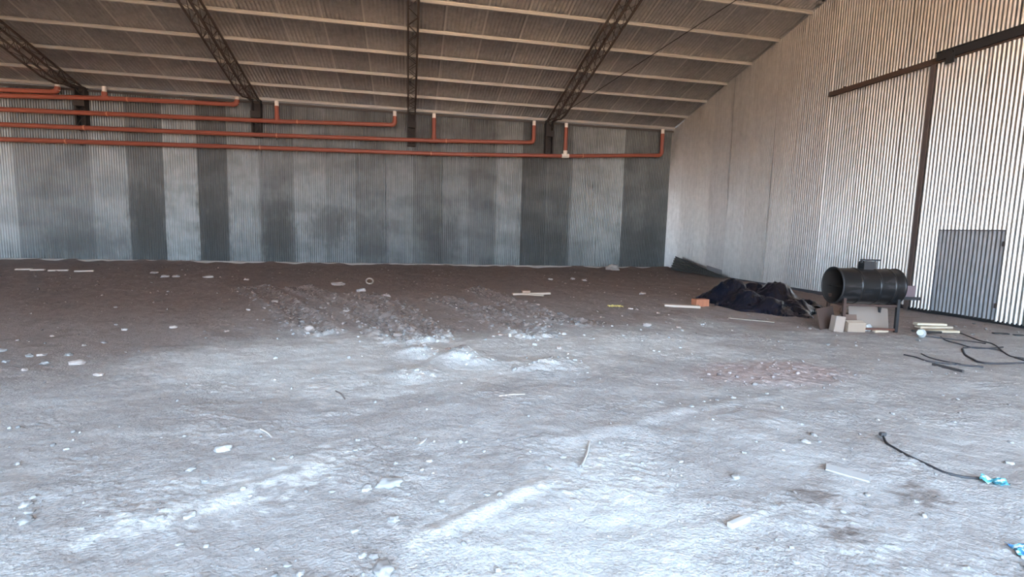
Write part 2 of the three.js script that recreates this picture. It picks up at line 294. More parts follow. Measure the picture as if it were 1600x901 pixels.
// ------------------------------------------------------------------ left wall and open front wall (out of view)
{
  const w = new THREE.Group(); w.name = 'wall_left'; scene.add(w); tag(w, 'left gable wall of corrugated metal', 'wall', null, 'structure');
  const sh = new THREE.Shape([new THREE.Vector2(ZB - 0.2, EAVE - 0.1), new THREE.Vector2(ZF + 0.2, EAVE - 0.1), new THREE.Vector2(ZF + 0.2, EAVE + 0.1), new THREE.Vector2(ZRIDGE, YR + 0.15), new THREE.Vector2(ZB - 0.2, EAVE + 0.1)]);
  const g = new THREE.ExtrudeGeometry(sh, { depth: 0.1, bevelEnabled: false }); g.rotateY(-Math.PI / 2); g.translate(XL, 0, 0); mesh('cladding', [box(0.1, EAVE + 0.4, LDOOR.z0 - ZB + 0.2, XL - 0.05, EAVE / 2 - 0.15, (ZB + LDOOR.z0) / 2 - 0.1), box(0.1, EAVE + 0.4, ZF - LDOOR.z1 + 0.2, XL - 0.05, EAVE / 2 - 0.15, (ZF + LDOOR.z1) / 2 + 0.1), box(0.1, EAVE - LDOOR.h, LDOOR.z1 - LDOOR.z0, XL - 0.05, (EAVE + LDOOR.h) / 2, (LDOOR.z0 + LDOOR.z1) / 2), g], outerMat, w);
  const f = new THREE.Group(); f.name = 'wall_front'; scene.add(f); tag(f, 'front wall with a wide open gateway', 'wall', null, 'structure');
  mesh('cladding', [box(OPEN.x0 - XL, EAVE + 0.4, 0.1, (OPEN.x0 + XL) / 2, EAVE / 2 - 0.15, ZF + 0.1), box(XR - OPEN.x1 + 0.2, EAVE + 0.4, 0.1, (OPEN.x1 + XR) / 2 + 0.1, EAVE / 2 - 0.15, ZF + 0.1), box(OPEN.x1 - OPEN.x0, EAVE - OPEN.h + 0.1, 0.1, (OPEN.x0 + OPEN.x1) / 2, (EAVE + OPEN.h) / 2 + 0.05, ZF + 0.1)], outerMat, f);
}

// ------------------------------------------------------------------ ceiling: foil insulation strips, purlins, outer roof
const foilBump = dataTex(1024, 1024, (u, v) => { const k = 0.5 + 0.35 * tileNoise(u, v, 16, 4) + 0.2 * tileNoise(v, u, 50, 2); return [k, k, k]; }, false);
const foilMap = dataTex(512, 512, (u, v) => { const k = 0.44 * (1 + 0.25 * tileNoise(u, v, 10, 4)); return [k * 1.03, k * 0.985, k * 0.95]; });
foilBump.repeat.set(1 / 1.3, 1 / 1.3); foilMap.repeat.set(1 / 2.6, 1 / 2.6);
const foilMats = [[1, 1, 1], [0.9, 0.9, 0.91], [1.06, 1.05, 1.02]].map((c, i) => new THREE.MeshStandardMaterial({ map: foilMap, bumpMap: foilBump, bumpScale: 0.03, roughness: 0.36 + 0.05 * i, metalness: 0.8, color: new THREE.Color().setRGB(...c) }));
const zincPurlin = std([0.55, 0.53, 0.49], 0.42, 0.6);
{
  const c = new THREE.Group(); c.name = 'ceiling'; scene.add(c); tag(c, 'pitched roof underside of silvery foil insulation on metal purlins', 'ceiling', null, 'structure');
  for (const s of [-1, 1]) {
    const z0 = s < 0 ? ZB - 0.3 : ZRIDGE, z1 = s < 0 ? ZRIDGE : ZF + 0.3, L = Math.hypot(z1 - z0, S * (z1 - z0));
    mesh('outer_roof', box(XR - XL + 0.8, 0.06, L, (XR + XL) / 2, (roofY(z0 < ZB ? ZB : z0) + YR) / 2 + 0.16, (z0 + z1) / 2, 0, s < 0 ? -Math.atan(S) : Math.atan(S)), outerMat, c);
  }
  const PZ = [ZB + 0.17]; for (let i = 0; i < 10; i++) PZ.push(-19.387 + 1.257 * i);
  // foil: rippled by the roof sheets, sagging a little between purlins
  const FW = 1.1, slopes = [[ZB, ZRIDGE]];
  const strip = (v, z0, z1, fine) => {
    const nu = fine ? 60 : 8, nv = fine ? 54 : 10, pos = [], uv = [], idx = [];
    for (let j = 0; j <= nv; j++) for (let i = 0; i <= nu; i++) {
      const u = FW * 1.03 * i / nu, z = lerp(z0, z1, j / nv);
      const ph = (z - PZ[1]) / 1.257, sag = 0.02 * Math.abs(Math.sin(Math.PI * ph));
      pos.push(u, roofY(z) + 0.06 - sag + (fine ? 0.016 * Math.cos(2 * Math.PI * u / 0.11) : 0) + 0.012 * fbm(u * 2.2 + v * 9, z * 1.7 + v * 5, 2) + 0.004 * (u / FW), z); uv.push(u + v * 0.37, z);
    }
    for (let j = 0; j < nv; j++) for (let i = 0; i < nu; i++) { const a = j * (nu + 1) + i, b = a + nu + 1; idx.push(a, b, a + 1, a + 1, b, b + 1); }
    const g = new THREE.BufferGeometry(); g.setAttribute('position', new THREE.Float32BufferAttribute(pos, 3)); g.setAttribute('uv', new THREE.Float32BufferAttribute(uv, 2)); g.setIndex(idx); g.computeVertexNormals(); return g;
  };
  const variants = [0, 1, 2, 3, 4].map((v) => strip(v, ZB - 0.02, ZRIDGE, true)), plain = strip(9, ZRIDGE, ZF + 0.1, false);
  const tapeGeo = new THREE.BoxGeometry(0.045, 0.004, Math.hypot(ZRIDGE - ZB, YR - EAVE)).rotateX(-Math.atan(S)).translate(0, (EAVE + YR) / 2 + 0.055, (ZB + ZRIDGE) / 2), tapeMat = std([0.62, 0.6, 0.56], 0.35, 0.7);
  for (let k = 0, x = XR - FW * 1.02; x > XL - FW; x -= FW, k++) {
    const m = mesh('insulation_strip', variants[(k * 3) % 5], foilMats[(k * 7 + (k >> 1)) % 3], c); m.position.set(x, (k % 2) * 0.008, 0);
    const tp = mesh('seam_tape', tapeGeo, tapeMat, c); tp.position.set(x + 0.02, -0.03, 0);
    const q = mesh('insulation_strip', plain, foilMats[k % 3], c); q.position.x = x;
  }
  // C-section purlins, one length to a bay
  const cp = (len) => [box(len, 0.01, 0.045, 0, -0.045, 0), box(len, 0.09, 0.006, 0, 0, -0.021), box(len, 0.006, 0.045, 0, 0.045, 0), box(len, 0.022, 0.006, 0, -0.036, 0.021), box(len, 0.014, 0.006, 0, 0.036, 0.021)];
  const bays = [[XL, TRUSS_X[0]], ...TRUSS_X.slice(0, 4).map((x, i) => [x, TRUSS_X[i + 1]]), [TRUSS_X[4], XR - 0.03]];
  bays.forEach(([a, b], bi) => {
    const len = b - a + 0.12, g = mesh('tmp', cp(len), zincPurlin, c); c.remove(g);
    PZ.forEach((z, i) => { const m = mesh(i ? 'purlin' : 'eave_purlin', g.geometry, zincPurlin, c); m.position.set((a + b) / 2, roofY(z) - 0.02 + (bi % 2) * 0.012, z + (bi % 2) * 0.02); m.rotation.x = -Math.atan(S); });
  });
  mesh('eave_trim', box(XR - XL, 0.07, 0.02, (XR + XL) / 2, EAVE - 0.09, ZB + 0.12), std([0.06, 0.05, 0.045], 0.8), c);
}

// ------------------------------------------------------------------ lattice trusses
function latticeTruss(x, label) {
  const t = thing('roof_truss', label, 'truss', [x, 0, 0], 0, 'lattice roof trusses'), W = 0.13, TOP = 0.14, DEP = 0.46;
  const top = (z, s) => V(s * W, roofY(z) - TOP, z), bot = (z, s) => V(s * W, roofY(z) - TOP - DEP * smooth(0, 1.6, z - ZB - 0.2) * 0.999 - 0.0, z);
  const zs = []; for (let z = ZB + 0.35; z < ZRIDGE; z += 0.36) zs.push(z);
  for (const s of [-1, 1]) {
    mesh('top_chord', [bar(top(ZB + 0.2, s), top(ZRIDGE, s), 0.05), bar(top(ZRIDGE, s), V(s * W, roofY(ZF) - TOP, ZF - 0.2), 0.05)], darkSteel, t);
    const bc = []; const bz = [ZB + 0.2, ZB + 0.8, ZB + 1.3, ZB + 1.9, ZRIDGE]; for (let i = 0; i < 4; i++) bc.push(bar(bot(bz[i], s), bot(bz[i + 1], s), 0.045)); bc.push(bar(bot(ZRIDGE, s), V(s * W, roofY(ZF) - TOP - DEP, ZF - 0.3), 0.045));
    mesh('bottom_chord', bc, darkSteel, t);
    const web = []; for (let i = 0; i + 1 < zs.length; i++) web.push(rod(i % 2 ? top(zs[i], s) : bot(zs[i], s), i % 2 ? bot(zs[i + 1], s) : top(zs[i + 1], s), 0.010, 5));
    mesh('web_lacing', web, darkSteel, t);
  }
  for (const f of [top, bot]) { const web = []; for (let i = 0; i + 1 < zs.length; i++) web.push(rod(f(zs[i], i % 2 ? 1 : -1), f(zs[i + 1], i % 2 ? -1 : 1), 0.009, 5)); mesh('web_lacing', web, darkSteel, t); }
  // the short leg that hangs down the back wall to 4.6 m
  mesh('leg', [rbox(0.05, 1.3, 0.26, 0.006, -0.135, 5.2, ZB + 0.19), rbox(0.05, 1.3, 0.26, 0.006, 0.135, 5.2, ZB + 0.19), box(0.27, 1.26, 0.012, 0, 5.2, ZB + 0.07), box(0.3, 0.02, 0.28, 0, 4.56, ZB + 0.19)], footSteel, t);
  const lac = []; for (let i = 0; i < 4; i++) lac.push(rod(V(i % 2 ? 0.12 : -0.12, 4.6 + i * 0.3, ZB + 0.31), V(i % 2 ? -0.12 : 0.12, 4.9 + i * 0.3, ZB + 0.31), 0.012, 6)); mesh('leg_lacing', lac, footSteel, t);
  mesh('knee_plate', [box(0.33, 0.22, 0.14, 0, 5.32, ZB + 0.3)], footSteel, t);
}
TRUSS_X.forEach((x, i) => latticeTruss(x, ['dark lattice roof truss farthest from the bright gable wall', 'dark lattice roof truss fourth from the bright gable wall', 'dark lattice roof truss third from the bright gable wall', 'dark lattice roof truss second from the bright gable wall', 'dark lattice roof truss closest to the bright gable wall'][i]));
tag(mesh('brace_rod', rod(V(5.55, roofY(-20.1) - 0.13, -20.1), V(10.0, roofY(-7.5) - 0.13, -7.5), 0.012, 6), footSteel), 'thin diagonal steel brace rod under the foil ceiling', 'rod');

// ------------------------------------------------------------------ orange drain pipes along the back wall
const pvc = std([0.27, 0.07, 0.042], 0.5), pvcWhite = std([0.75, 0.68, 0.62], 0.5);
const PZW = ZB + 0.42;
// [polyline of the run, risers [x, y of run, top], has white tee]
const PIPES = [
  ['lowest run on the back wall, with a white tee', [[-21.4, 3.82], [-13.11, 3.98], [-5.34, 4.16], [1.46, 4.30], [6.11, 4.49], [10.22, 4.74]], [[10.22, 5.7], [6.09, 5.68]], 1],
  ['second lowest run on the back wall', [[-21.4, 4.3], [-13.07, 4.45], [-5.33, 4.60], [0.93, 4.77], [4.78, 4.93]], [[4.78, 5.67], [0.92, 5.69]], 0],
  ['middle run of five on the back wall', [[-21.4, 4.8], [-13.04, 4.93], [-4.62, 5.11], [-0.52, 5.25]], [[-0.52, 5.66], [-4.60, 5.73]], 0],
  ['second highest run on the back wall', [[-21.4, 5.2], [-13.01, 5.36], [-9.98, 5.50], [-5.89, 5.59]], [[-5.89, 5.77], [-9.97, 5.80]], 0],
  ['short topmost run on the back wall', [[-21.4, 5.4], [-13.0, 5.54], [-11.32, 5.60]], [[-11.32, 5.78]], 0],
];
PIPES.forEach(([what, run, risers, tee]) => {
  const t = thing('drain_pipe', 'orange drain pipe, ' + what, 'pipe', [0, 0, PZW], 0, 'orange drain pipes on the back wall'), R = 0.075;
  const yAt = (x) => { for (let i = 0; i < run.length - 1; i++) if (x <= run[i + 1][0] + 1e-6) return lerp(run[i][1], run[i + 1][1], (x - run[i][0]) / (run[i + 1][0] - run[i][0])); return run.at(-1)[1]; };
  const end = run.at(-1);
  for (let i = 0; i < run.length - 1; i++) { const b = i === run.length - 2 ? V(end[0] - 0.1, yAt(end[0] - 0.1), 0) : V(run[i + 1][0], run[i + 1][1], 0); mesh('pipe_run', rod(V(run[i][0], run[i][1], 0), b, R, 16), pvc, t); }
  risers.forEach(([x, y1], i) => {
    const y0 = yAt(x); let rs = t;
    if (i === 0) {
      mesh('elbow', new THREE.TubeGeometry(new THREE.QuadraticBezierCurve3(V(x - 0.16, yAt(x - 0.16), 0), V(x, y0, 0), V(x, y0 + 0.16, 0)), 10, R * 1.13, 16), pvc, t);
      if (y1 - y0 > 0.3) rs = mesh('riser', rod(V(x, y0 + 0.1, 0), V(x, y1 - 0.1, 0), R, 16), pvc, t);
    } else {
      mesh('tee', [rod(V(x - 0.15, yAt(x - 0.15), 0), V(x + 0.15, yAt(x + 0.15), 0), R * 1.14, 16), rod(V(x, y0, 0), V(x, y0 + 0.2, 0), R * 1.14, 16)], tee ? pvcWhite : pvc, t);
      if (y1 - y0 > 0.25) rs = mesh('riser', rod(V(x, y0 + 0.1, 0), V(x, y1 - 0.1, 0), R, 16), pvc, t);
    }
    mesh('outlet_spigot', rod(V(x, y1 - 0.14, 0), V(x, y1 + 0.08, 0), R * 0.9, 16), pvcWhite, rs);
  });
  for (let x = end[0] - 3.4; x > -20; x -= 6) mesh('coupling', rod(V(x - 0.02, yAt(x - 0.02), 0), V(x + 0.02, yAt(x + 0.02), 0), R * 1.12, 16), std([0.5, 0.2, 0.12], 0.5), t);
  for (const x of TRUSS_X) if (x < end[0] - 0.2) mesh('pipe_strap', box(0.04, 0.03, 0.14, x, yAt(x) - R - 0.012, -0.09), darkSteel, t);
});

// ------------------------------------------------------------------ drum smoker on a stand
{
  const t = thing('drum_barbecue', 'black steel drum barbecue lying on a rusty stand by the gate', 'barbecue', [7.45, groundY(7.45, -7.25), -7.25], -0.2);
  const RD = 0.292, L = 1.02, CY = 0.735;
  const drumMap = dataTex(256, 256, (u, v) => { const f = fbm(u * 9, v * 9, 4), k = 0.011 + 0.014 * smooth(0.1, 0.45, f); return [k, k, k * 1.08]; });
  const drumMat = new THREE.MeshPhysicalMaterial({ map: drumMap, roughness: 0.32, clearcoat: 0.15, clearcoatRoughness: 0.22, specularIntensity: 0.45 }), inner = std([0.022, 0.018, 0.016], 0.9);
  const prof = [[0, 0], [RD * 0.9, 0], [RD, 0.0], [RD + 0.012, 0.0], [RD + 0.012, 0.02], [RD, 0.03]];
  for (const r of [0.32, 0.62, 0.86]) prof.push([RD, r - 0.025], [RD + 0.006, r - 0.016], [RD + 0.012, r], [RD + 0.006, r + 0.016], [RD, r + 0.025]);
  prof.push([RD, L - 0.03], [RD + 0.012, L - 0.02], [RD + 0.012, L]);
  const body = prof.slice(3).map(([r, y]) => new THREE.Vector2(r, y));
  const orient = (g) => { g.rotateZ(-Math.PI / 2); g.translate(-L / 2, CY, 0); return g; };
  const shell = orient(new THREE.LatheGeometry([...body, new THREE.Vector2(RD - 0.01, L - 0.015), new THREE.Vector2(0, L - 0.02)], 64));
  mesh('drum_shell', shell, drumMat, t);
  mesh('drum_lining', orient(new THREE.LatheGeometry([new THREE.Vector2(RD + 0.012, 0), new THREE.Vector2(RD - 0.012, 0.0), new THREE.Vector2(RD - 0.012, L - 0.04), new THREE.Vector2(0, L - 0.04)], 48)), inner, t);
  mesh('grate', [0, 1, 2, 3, 4, 5, 6].map((i) => rod(V(-L / 2 + 0.05, CY - 0.02, -0.21 + i * 0.07), V(L / 2 - 0.06, CY - 0.02, -0.21 + i * 0.07), 0.006, 6)), inner, t);
  const chim = mesh('chimney_box', [rbox(0.20, 0.13, 0.16, 0.006, 0.03, CY + RD + 0.045, 0), box(0.16, 0.02, 0.16, 0.03, CY + RD + 0.11, 0)], blackSteel, t);
  mesh('top_handle', [rod(V(-0.13, CY + RD + 0.145, 0.06), V(0.20, CY + RD + 0.145, 0.06), 0.011, 8), rod(V(-0.10, CY + RD + 0.10, 0.06), V(-0.10, CY + RD + 0.15, 0.06), 0.009, 6), rod(V(0.12, CY + RD + 0.10, 0.06), V(0.12, CY + RD + 0.15, 0.06), 0.009, 6), rod(V(-0.13, CY + RD + 0.1, 0.06), V(0.02, CY + RD + 0.1, 0.06), 0.009, 6)], blackSteel, chim);
  const rustLeg = std([0.06, 0.035, 0.028], 0.85);
  for (const [sx, sz] of [[-0.42, 0.2], [-0.42, -0.2], [0.46, 0.2], [0.46, -0.2]]) mesh('leg', bar(V(sx, CY - 0.16, sz), V(sx + (sx > 0 ? -0.01 : 0), -0.06, sz * 1.15), 0.045), sx < 0 ? rustLeg : blackSteel, t);
  mesh('stand_frame', [bar(V(-0.42, CY - 0.3, 0.2), V(0.46, CY - 0.3, 0.2), 0.035), bar(V(-0.42, CY - 0.3, -0.2), V(0.46, CY - 0.3, -0.2), 0.035), bar(V(-0.42, CY - 0.3, -0.2), V(-0.42, CY - 0.3, 0.2), 0.035), bar(V(0.46, CY - 0.3, -0.2), V(0.46, CY - 0.3, 0.2), 0.035)], rustLeg, t);
  mesh('bottom_brace', [bar(V(-0.42, 0.05, 0.22), V(0.45, 0.05, 0.22), 0.035), bar(V(-0.42, 0.05, -0.22), V(-0.42, 0.05, 0.22), 0.035)], std([0.12, 0.05, 0.035], 0.9), t);
  // side shelf at the closed end
  const shelf = mesh('side_shelf', [rbox(0.30, 0.02, 0.34, 0.004, L / 2 + 0.17, CY - 0.17, 0.02), box(0.3, 0.05, 0.015, L / 2 + 0.17, CY - 0.17, 0.19)], blackSteel, t);
  mesh('shelf_panel', rbox(0.25, 0.19, 0.012, 0.003, L / 2 + 0.15, CY - 0.06, 0.12), std([0.13, 0.095, 0.105], 0.7), shelf);
  mesh('lid_hook', [tube([V(L / 2 - 0.02, CY + 0.12, 0.1), V(L / 2 + 0.06, CY + 0.2, 0.1), V(L / 2 + 0.1, CY + 0.1, 0.1), V(L / 2 + 0.15, CY + 0.03, 0.1)], 0.006, 16)], blackSteel, t);
  mesh('end_rim', orient(new THREE.TorusGeometry(RD + 0.004, 0.014, 8, 48).rotateX(Math.PI / 2)), blackSteel, t);
}
// ------------------------------------------------------------------ clutter under and beside the drum
const card = std([0.34, 0.26, 0.2], 0.9), brickMat = std([0.42, 0.16, 0.085], 0.9), woodPale = std([0.55, 0.46, 0.34], 0.8), ply = std([0.27, 0.21, 0.175], 0.85), woodGrey = std([0.42, 0.37, 0.33], 0.85);
const onGround = (x, z, dy = 0) => [x, groundY(x, z) + dy, z];
{
  const t = thing('cardboard_box', 'small open cardboard box under the drum barbecue', 'box', onGround(7.17, -7.1, -0.01), -0.15);
  mesh('carton', [box(0.29, 0.15, 0.01, 0, 0.085, 0.1), box(0.29, 0.15, 0.01, 0, 0.085, -0.1), box(0.01, 0.15, 0.2, -0.145, 0.085, 0), box(0.01, 0.15, 0.2, 0.145, 0.085, 0), box(0.29, 0.01, 0.2, 0, 0.015, 0)], card, t);
  mesh('flap', box(0.29, 0.008, 0.1, 0, 0.17, 0.06, 0, 0.35), std([0.47, 0.38, 0.3], 0.9), t); mesh('flap', box(0.29, 0.11, 0.008, 0, 0.21, -0.12, 0, -0.25), std([0.14, 0.09, 0.07], 0.9), t);
  tag(mesh('concrete_block', rbox(0.17, 0.26, 0.13, 0.012, 0, 0.13, 0, -0.1, 0, -0.1), std([0.34, 0.27, 0.225], 0.95)), 'upright pale block between the rusty legs of the barbecue', 'block').position.set(...onGround(6.92, -7.15));
  tag(mesh('rust_plate', rbox(0.5, 0.36, 0.02, 0.004, 0, 0.17, 0, 0.35, -0.25, 0.05), std([0.075, 0.045, 0.035], 0.9)), 'dark rusty plate leaning behind the upright pale block', 'plate').position.set(...onGround(6.95, -7.42));
  tag(mesh('plywood_board', rbox(0.72, 0.40, 0.015, 0.003, 0, 0.19, 0, -0.1, -0.32, -0.12), ply), 'brown plywood board leaning under the drum barbecue', 'board').position.set(...onGround(7.72, -7.35));
  const b = thing('plastic_bag', 'crumpled white plastic bag against the leaning plywood board', 'bag', onGround(7.47, -7.12));
  const g = mergeVertices(new THREE.IcosahedronGeometry(0.09, 4).deleteAttribute('normal').deleteAttribute('uv')), p = g.attributes.position; for (let i = 0; i < p.count; i++) { const v = V(p.getX(i), p.getY(i), p.getZ(i)), k = 1 + 0.5 * n3(v.x * 14, v.y * 14, v.z * 14); p.setXYZ(i, v.x * k * 0.9, v.y * k * 0.6 + 0.05, v.z * k * 0.6); } g.computeVertexNormals();
  mesh('film', g, std([0.55, 0.55, 0.54], 0.5), b);
  tag(mesh('wood_offcut', rbox(0.26, 0.04, 0.06, 0.004), woodPale), 'short pale timber offcut in front of the leaning plywood board', 'timber').position.set(...onGround(7.62, -7.0, 0.015));
  tag(mesh('rubble_lump', rbox(0.36, 0.13, 0.22, 0.05), std([0.33, 0.31, 0.30], 0.95)), 'grey rubble lump between the black plastic and the barbecue', 'rubble').position.set(...onGround(8.85, -8.85, 0.05));
  tag(mesh('rubble_lump', rbox(0.42, 0.2, 0.3, 0.06), std([0.30, 0.29, 0.28], 0.95)), 'grey rubble lump behind the right leg of the barbecue', 'rubble').position.set(...onGround(8.6, -8.2, 0.07));
}
// bricks, planks and offcuts on the floor
{
  const br = thing('hollow_brick', 'orange hollow brick lying beside the black plastic heap', 'brick', onGround(6.08, -9.85), 0.12);
  mesh('clay_body', rbox(0.33, 0.16, 0.17, 0.008, 0, 0.075, 0), brickMat, br); for (const dx of [-0.1, 0, 0.1]) mesh('groove', box(0.02, 0.162, 0.172, dx, 0.075, 0), std([0.36, 0.135, 0.075], 0.95), br);
  tag(mesh('timber_offcut', rbox(0.72, 0.05, 0.17, 0.008), std([0.52, 0.43, 0.36], 0.85)), 'pale flat timber piece in front of the orange brick', 'timber').position.set(...onGround(5.57, -9.7, 0.03)); scene.children.at(-1).rotation.y = -0.35;
  tag(mesh('timber_lath', rbox(0.96, 0.045, 0.09, 0.005), std([0.46, 0.36, 0.28], 0.85)), 'long thin pale lath lying on the rutted brown soil', 'timber').position.set(...onGround(2.82, -11.62, 0.05)); scene.children.at(-1).rotation.y = 0.2;
  tag(mesh('timber_block', rbox(0.19, 0.11, 0.14, 0.006), std([0.38, 0.25, 0.18], 0.85)), 'small brown block resting behind the long thin lath', 'block').position.set(...onGround(2.72, -11.78, 0.06));
  tag(mesh('timber_lath', rbox(0.42, 0.03, 0.07, 0.005), std([0.47, 0.38, 0.3], 0.85)), 'short lath crossing under the long thin lath', 'timber').position.set(...onGround(2.86, -11.45, 0.03)); scene.children.at(-1).rotation.y = -0.5;
  // pale planks stacked by the barbecue
  const P = [[8.62, 0.02, -6.86, 0.62, 0.13, 0.05], [8.66, 0.065, -6.98, 0.60, 0.12, 0.1], [8.6, 0.11, -7.0, 0.50, 0.1, 0.0]];
  P.forEach(([x, dy, z, l, w, a], i) => { const m = tag(mesh('pale_plank', rbox(l, 0.035, w, 0.005), [woodPale, std([0.5, 0.43, 0.33], 0.85), std([0.62, 0.55, 0.42], 0.8)][i]), ['lowest pale plank of the small stack right of the barbecue', 'middle pale plank of the small stack right of the barbecue', 'topmost pale plank of the small stack right of the barbecue'][i], 'plank', 'planks stacked beside the barbecue'); m.position.set(x, groundY(8.6, -6.9) + dy + 0.02, z); m.rotation.y = -0.2 + a; });
  tag(mesh('charred_stick', rbox(0.4, 0.03, 0.04, 0.012), std([0.035, 0.03, 0.028], 0.95)), 'charred dark stick poking out of the pale plank stack', 'stick').position.set(...onGround(8.2, -6.72, 0.05)); scene.children.at(-1).rotation.set(0, -0.7, 0.05);
  const w = thing('plastic_bottle', 'crushed white plastic bottle on the floor beside the pale planks', 'bottle', onGround(7.78, -6.45), 0.6);
  mesh('bottle_body', new THREE.LatheGeometry([[0, 0], [0.06, 0.005], [0.07, 0.03], [0.06, 0.07], [0.072, 0.1], [0.06, 0.14], [0.03, 0.18], [0.02, 0.19], [0, 0.19]].map(([a, b]) => new THREE.Vector2(a, b)), 20).scale(1, 1, 0.8).rotateZ(Math.PI / 2 - 0.2).translate(0.09, 0.06, 0), std([0.55, 0.58, 0.57], 0.5), w);
  mesh('bottle_cap', new THREE.CylinderGeometry(0.045, 0.05, 0.06, 14).rotateZ(Math.PI / 2 - 0.2).translate(-0.12, 0.10, 0), std([0.5, 0.54, 0.53], 0.5), w);
  // near floor
  tag(mesh('board_scrap', rbox(0.24, 0.012, 0.09, 0.003), std([0.36, 0.355, 0.35], 0.9)), 'thin grey board scrap half buried near the black hose', 'board').position.set(...onGround(2.78, -2.68, 0.006)); scene.children.at(-1).rotation.set(0.1, -0.75, 0);
  tag(mesh('mortar_stick', rbox(0.155, 0.03, 0.035, 0.006), std([0.5, 0.49, 0.47], 0.9)), 'small whitish square stick on the pale dust', 'stick').position.set(...onGround(1.72, -2.28, 0.016)); scene.children.at(-1).rotation.y = 0.35;
  for (const [a, b, c, d, r, lab] of [[1.1, -3.02, 1.29, -3.39, 0.008, 'straight grey twig lying across the whitest dust'], [-1.04, -3.86, -0.93, -3.73, 0.006, 'short pale twig on the grey trodden dust'], [0.08, -3.47, 0.13, -3.58, 0.008, 'short thick pale twig near the large white stone'], [-0.64, -4.76, -0.53, -4.51, 0.006, 'dark thin twig at the edge of the white lime'], [0.8, -4.40, 1.04, -4.42, 0.005, 'thin white straw lying level on grey dust']])
    tag(mesh('twig', tube([V(a, groundY(a, b) + r, b), V((a + c) / 2 + 0.01, groundY((a + c) / 2, (b + d) / 2) + r * 1.5, (b + d) / 2), V(c, groundY(c, d) + r, d)], r, 12, 6), lab.includes('dark') ? std([0.16, 0.13, 0.12], 0.9) : std([0.5, 0.47, 0.44], 0.9)), lab, 'twig');
  tag(mesh('clay_ring', new THREE.TorusGeometry(0.085, 0.022, 8, 20).rotateX(0.5), std([0.3, 0.23, 0.19], 0.9)), 'small round clay ring standing in the brown soil', 'ring').position.set(...onGround(-1.0, -14.0, 0.09));
}
